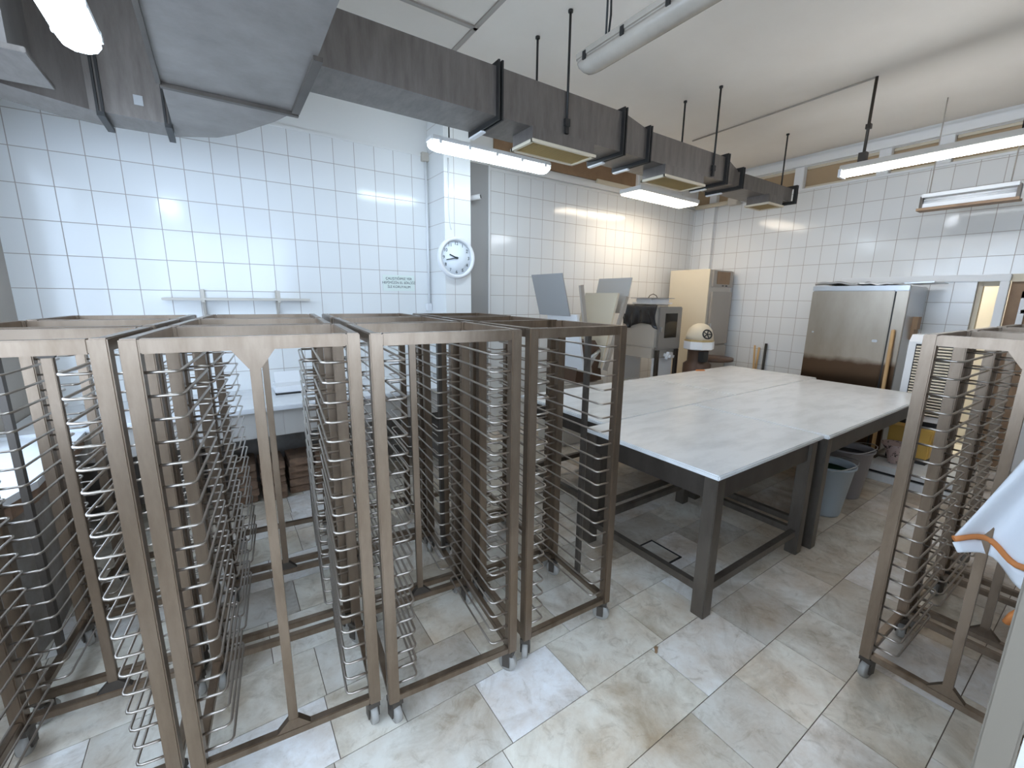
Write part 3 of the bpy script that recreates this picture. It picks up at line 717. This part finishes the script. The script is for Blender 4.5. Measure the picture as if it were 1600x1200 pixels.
MB().span((-.24, -.16, 0), (.24, .16, .02)).span((-.2, -.14, .02), (.2, .14, .075), bev=.01).obj('tray_body', M['white_pl'], t)
MB().span((-.26, -.18, .075), (.26, .18, .085)).obj('lid', M['steel_panel'], t)
MB().tube([(-.1, 0, .085), (-.07, 0, .12), (0, 0, .14), (.07, 0, .12), (.1, 0, .085)], .006, 6).obj('bow_handle', M['dark_steel'], t)

t = thing('dough_divider', 'cream dome-topped dough divider with a round hand wheel', 'dough divider', (5.61, 3.54, 0))
MB().lathe([(.0, 0), (.19, 0), (.19, .90), (.14, .94), (.14, 1.12), (0, 1.12)], n=24).obj('pedestal', M['dark_brown'], t)
MB().lathe([(.0, 1.11), (.19, 1.11), (.205, 1.12), (.205, 1.225), (0, 1.225)], n=8, smooth=False).obj('rim_housing', M['white_pl'], t)
MB().lathe([(.0, 1.225), (.20, 1.225), (.20, 1.25), (0, 1.25)], n=8, smooth=False).obj('band', M['amber'], t)
MB().lathe([(.185, 1.25), (.18, 1.31), (.155, 1.39), (.10, 1.45), (.04, 1.475), (0, 1.478)], n=28).obj('dome', M['cream'], t)
w = MB(); rr = .062; cc = Vector((-.075, -.160, 1.335))
rt = Matrix.Rotation(math.radians(-30), 3, 'Z') @ Matrix.Rotation(math.radians(70), 3, 'X')
w.tube([cc + rt @ Vector((rr * math.cos(a * PI / 10), rr * math.sin(a * PI / 10), 0)) for a in range(21)], .010, 6, cap=False)
for k in range(5): w.bar(cc, cc + rt @ Vector((rr * math.cos(k * 2 * PI / 5), rr * math.sin(k * 2 * PI / 5), 0)), .012)
w.obj('hand_wheel', M['black'], t)
MB().span((-.13, -.17, .95), (-.02, -.09, 1.09)).obj('latch', M['black'], t)
MB().lathe([(.0, .925), (.30, .925), (.30, .965), (0, .965)], (.40, .03, 0), 28).obj('turntable', M['dark_brown'], t)

t = thing('proofing_cabinet', 'tall beige metal cabinet with a brown window in the far corner', 'cabinet', (6.3, 3.88, 0))
MB().span((0, 0.02, 0.03), (.62, .72, 2.26), bev=.008).obj('body', M['beige'], t)
MB().span((.045, -.012, 2.0), (.60, .02, 2.25), bev=.006).obj('window_housing', M['grey_en'], t)
MB().span((.14, -.02, 2.045), (.50, -.011, 2.235), bev=.004).obj('window', M['brown'], t)
MB().span((.30, -.018, 2.012), (.34, -.011, 2.03)).span((.40, -.018, 2.012), (.44, -.011, 2.03)).obj('button', M['black'], t)
dr = MB().span((.05, -.02, 1.10), (.60, .018, 1.93), bev=.008).obj('door', M['grey_en'], t)
MB().span((.03, -.045, 1.28), (.055, .0, 1.44)).obj('handle', M['steel_panel'], dr)
MB().span((.05, -.016, .05), (.60, .018, 1.08), bev=.008).obj('lower_door', M['grey_en'], t)
MB().span((-.012, .02, .03), (.0, .72, 2.27)).obj('edge_strip', M['cream'], t)

o = MB().tube([(6.93, 3.39, 0), (6.96, 3.36, 1.08)], .016, 8).obj('broom_handle', M['wood']); tag(o, 'wooden stick leaning on the right wall, left of the black one', 'stick')
o = MB().tube([(6.885, 3.33, 0), (6.92, 3.41, 1.11)], .014, 8).obj('broom_handle', M['wood']); tag(o, 'wooden stick crossing another wooden stick by the right wall', 'stick')
o = MB().tube([(6.93, 3.265, 0), (6.965, 3.265, 1.15)], .02, 8).obj('broom_handle', M['black']); tag(o, 'black stick upright against the right wall behind the table', 'stick')

# fridge
t = thing('refrigerator', 'wide stainless-steel refrigerator, darker brown at the bottom, against the right wall', 'refrigerator', (6.25, 1.52, 0))
MB().span((.03, 0, .08), (.66, .93, 1.98), bev=.01).obj('body', M['steel_panel'], t)
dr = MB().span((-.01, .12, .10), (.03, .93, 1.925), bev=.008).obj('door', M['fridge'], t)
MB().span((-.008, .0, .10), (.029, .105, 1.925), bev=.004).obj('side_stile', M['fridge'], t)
MB().span((-.012, .0, 1.93), (.03, .93, 1.985), bev=.004).obj('head_rail', M['steel_panel'], t)
MB().span((.0, .105, .12), (.012, .12, 1.92)).obj('door_gap', M['black'], t)
MB().box((-.02, .22, 1.36), (.02, .05, .03), None, .006).obj('lock', M['steel_panel'], dr)
MB().box((-.014, .86, 1.42), (.012, .02, .02), None, .003).obj('knob', M['steel_panel'], dr)
for x in (.08, .6):
    for y in (.06, .87): MB().span((x - .03, y - .03, 0), (x + .03, y + .03, .082)).obj('foot', M['black'], t)
MB().span((.3, -.05, 1.5), (.42, -.0, 1.64)).span((.3, -.03, 1.38), (.46, 0, 1.5)).obj('hinge_plate', M['brown'], t)
o = MB().bar((6.12, 1.545, .02), (6.215, 1.585, 1.50), .04, .03, bev=.006).obj('wooden_pole', M['wood']); tag(o, 'yellow wooden pole leaning on the refrigerator door edge', 'pole')
def sheet(name, label, m, x0, x1, y0, y1, z, amp, cat, seed, th=.02):
    r = random.Random(seed); ph = [r.uniform(0, 6) for _ in range(4)]
    mb = MB().grid(14, 14, lambda u, v: Vector((x0 + (x1 - x0) * u, y0 + (y1 - y0) * v, z + amp * (1 + math.sin(6 * u + ph[0]) * math.cos(5 * v + ph[1])) + amp * .5 * math.sin(14 * v + ph[2]))), th)
    o = mb.obj(name, m); tag(o, label, cat); return o
sheet('baking_tray_pile', 'flat pile of grey trays on top of the refrigerator', M['steel_panel'], 6.25, 6.8, 1.99, 2.44, 2.014, .012, 'tray', 3, .022)  # pile of grey trays modelled as one wavy sheet
sheet('plastic_sheet', 'pale folded plastic sheet on the refrigerator top', M['white_pl'], 6.22, 6.85, 1.66, 1.975, 2.0, .012, 'plastic sheet', 5, .01)
t = thing('cardboard_lid', 'bent metal cover hanging over the refrigerator side edge', 'lid', (6.30, 1.36, 2.0))
MB().box((.25, .10, .012), (.56, .24, .012), Matrix.Rotation(-.04, 3, 'X')).obj('sheet', M['steel_panel'], t)

# white louvred unit with a yellow crate
t = thing('louvred_unit', 'white louvred cooling unit beside the refrigerator, partly behind the rack', 'cooling unit', (5.98, 1.02, 0))
MB().prism([(0, .58), (.0, 1.40), (.07, 1.47), (.30, 1.47), (.30, .58)], 'y', 0, .36).obj('housing', M['white_pl'], t)
lv = MB()
for k in range(24):
    lv.box((-.008, .155, .66 + k * .030), (.018, .27, .014), Matrix.Rotation(.5, 3, 'Y'))
lv.obj('louvre', M['cream'], t)
MB().span((-.003, .02, .64), (.002, .30, 1.38)).obj('grille_back', M['black'], t)
MB().span((.03, .02, .171), (.28, .34, .58)).obj('plinth', M['black'], t)
t = thing('plastic_crate', 'yellow plastic crate under the white louvred unit', 'crate', (5.78, 1.02, .17))
MB().span((0, 0, .06), (.17, .34, .36), bev=.012).obj('body', M['yellow'], t)
MB().span((.01, .01, 0), (.16, .33, .06)).obj('base', M['black'], t)
MB().span((-.008, -.008, .33), (.178, .348, .365), bev=.005).obj('rim', M['yellow'], t)
t = thing('marble_step', 'low white marble step with a dark slot, right of the buckets', 'step', (5.42, .75, 0))
MB().span((0, 0, .0), (1.0, .64, .075), bev=.003).obj('lower_slab', M['marble'], t)
MB().span((.03, 0, .075), (1.0, .64, .105)).obj('slot', M['black'], t)
MB().span((0, 0, .105), (1.0, .64, .17), bev=.003).obj('upper_slab', M['marble'], t)
t = thing('plant_pot', 'small pink patterned pot standing on the marble step', 'pot', (5.62, 1.24, .17))
MB().lathe([(.0, 0), (.04, 0), (.045, .02), (.07, .12), (.125, .21), (.117, .213), (.06, .12), (.0, .06)], n=20).obj('vessel', M['pot'], t)

def bucket(loc, r0, r1, hgt, m, inner, label, handle=True):
    t = thing('bucket', label, 'bucket', loc, .4, 'buckets by the table')
    MB().lathe([(.0, 0), (r0, 0), (r0 + .004, .012), (r1 - .004, hgt - .02), (r1 + .008, hgt - .018), (r1 + .01, hgt), (r1 - .006, hgt), (r1 - .012, hgt - .02), (r0 - .006, .02), (0, .02)], n=32).obj('shell', m, t)
    MB().lathe([(0, hgt - .075), (r1 - .02, hgt - .075), (r1 - .017, hgt - .06), (0, hgt - .06)], n=32).obj('content', inner, t)
    if handle:
        pts = [(math.cos(a) * (r1 + .012), math.sin(a) * (r1 + .012), hgt - .02 - .06 * math.sin(a)) for a in [-PI * .0 - PI * k / 10 for k in range(11)]]
        MB().tube(pts, .004, 6).obj('handle', M['steel_panel'], t)
    return t
bucket((4.20, 1.33, 0), .125, .185, .45, M['bucket'], M['bucket_in'], 'pale grey-blue bucket with dark green inside, nearest the table leg')
bucket((4.76, 1.37, 0), .13, .185, .47, M['bucket2'], M['black'], 'smoky grey bucket behind the pale grey-blue bucket')

# white cloth apron on the near right rack
t = thing('white_apron', 'white cloth apron with an orange hem hung on the nearest right rack', 'apron', (2.425, .07, 0))
def ap(u, v):
    # u across, v from top to hem
    wd = .05 + .16 * v
    y = .02 + .15 * v * (1 - u * .0) - u * (.34 * (.35 + .65 * v)) + .05
    z = 1.34 - .46 * v + .02 * math.sin(u * 9) * v
    if v < .02: z = 1.36
    return Vector((-.03 - .03 * math.sin(u * 11 + v * 2) * (.3 + v) - .02, y, z))
MB().grid(26, 20, ap, .005).obj('cloth', M['cloth'], t)
MB().tube([ap(u / 20, 1.0) + Vector((0, 0, -.004)) for u in range(21)], .012, 8).obj('hem', M['orange'], t)
def ap2(u, v):
    p = ap(u, 1.0); return p + Vector((0.0, -.02 * v, -.02 - .07 * v * (.5 + u)))
MB().grid(20, 4, ap2, .004).obj('lower_flap', M['cloth'], t)
MB().tube([(-.04, -.02, .76), (-.05, .0, .70), (-.05, .03, .64), (-.045, .04, .60)], .012, 8).obj('strap', M['orange'], t)

# small debris on the floor
t = MB(); t.box((0, 0, .006), (.03, .014, .012), Matrix.Rotation(.7, 3, 'Z'), .003); t.box((.015, .012, .006), (.02, .012, .012), Matrix.Rotation(-.3, 3, 'Z'), .003)
o = t.obj('floor_crumb', M['brown']); o.location = (1.703, 1.144, 0); tag(o, 'small brown crumb on the floor joint before the table leg', 'crumb')

# ------------------------------------------------------------------ light
w = bpy.data.worlds.new('World'); bpy.context.scene.world = w; w.use_nodes = True
bg = w.node_tree.nodes['Background']; bg.inputs[0].default_value = (.60, .765, 1.0, 1); bg.inputs[1].default_value = 4.4

# ------------------------------------------------------------------ camera
F = 665.75
R = Matrix(((0.8287, -0.5595, 0.0124), (-0.1010, -0.1711, -0.9801), (0.5504, 0.8110, -0.1983)))
def calc():
    p, r, y = .2001, .0124, .5955
    cp, sp, cr, sr, cy, sy = math.cos(p), math.sin(p), math.cos(r), math.sin(r), math.cos(y), math.sin(y)
    B = Matrix(((1, 0, 0), (0, 0, -1), (0, 1, 0)))
    Ry = Matrix(((cy, -sy, 0), (sy, cy, 0), (0, 0, 1))); Rp = Matrix(((1, 0, 0), (0, cp, -sp), (0, sp, cp))); Rr = Matrix(((cr, -sr, 0), (sr, cr, 0), (0, 0, 1)))
    return Rr @ Rp @ B @ Ry
R = calc()
cam = bpy.data.cameras.new('camera'); co = bpy.data.objects.new('camera', cam); C.objects.link(co)
cam.sensor_fit = 'HORIZONTAL'; cam.sensor_width = 36; cam.lens = F * 36 / 1600
cam.clip_start = .02; cam.clip_end = 60
m3 = Matrix((R[0], -R[1], -R[2])).transposed()
co.matrix_world = Matrix.Translation((0, 0, 1.8)) @ m3.to_4x4()
sc = bpy.context.scene
sc.camera = co
sc.view_settings.view_transform = 'Standard'; sc.view_settings.look = 'None'
sc.view_settings.exposure = 0.65; sc.view_settings.gamma = 1.0
sc.view_settings.use_curve_mapping = False
sc.cycles.use_denoising = True
sc.cycles.max_bounces = 8
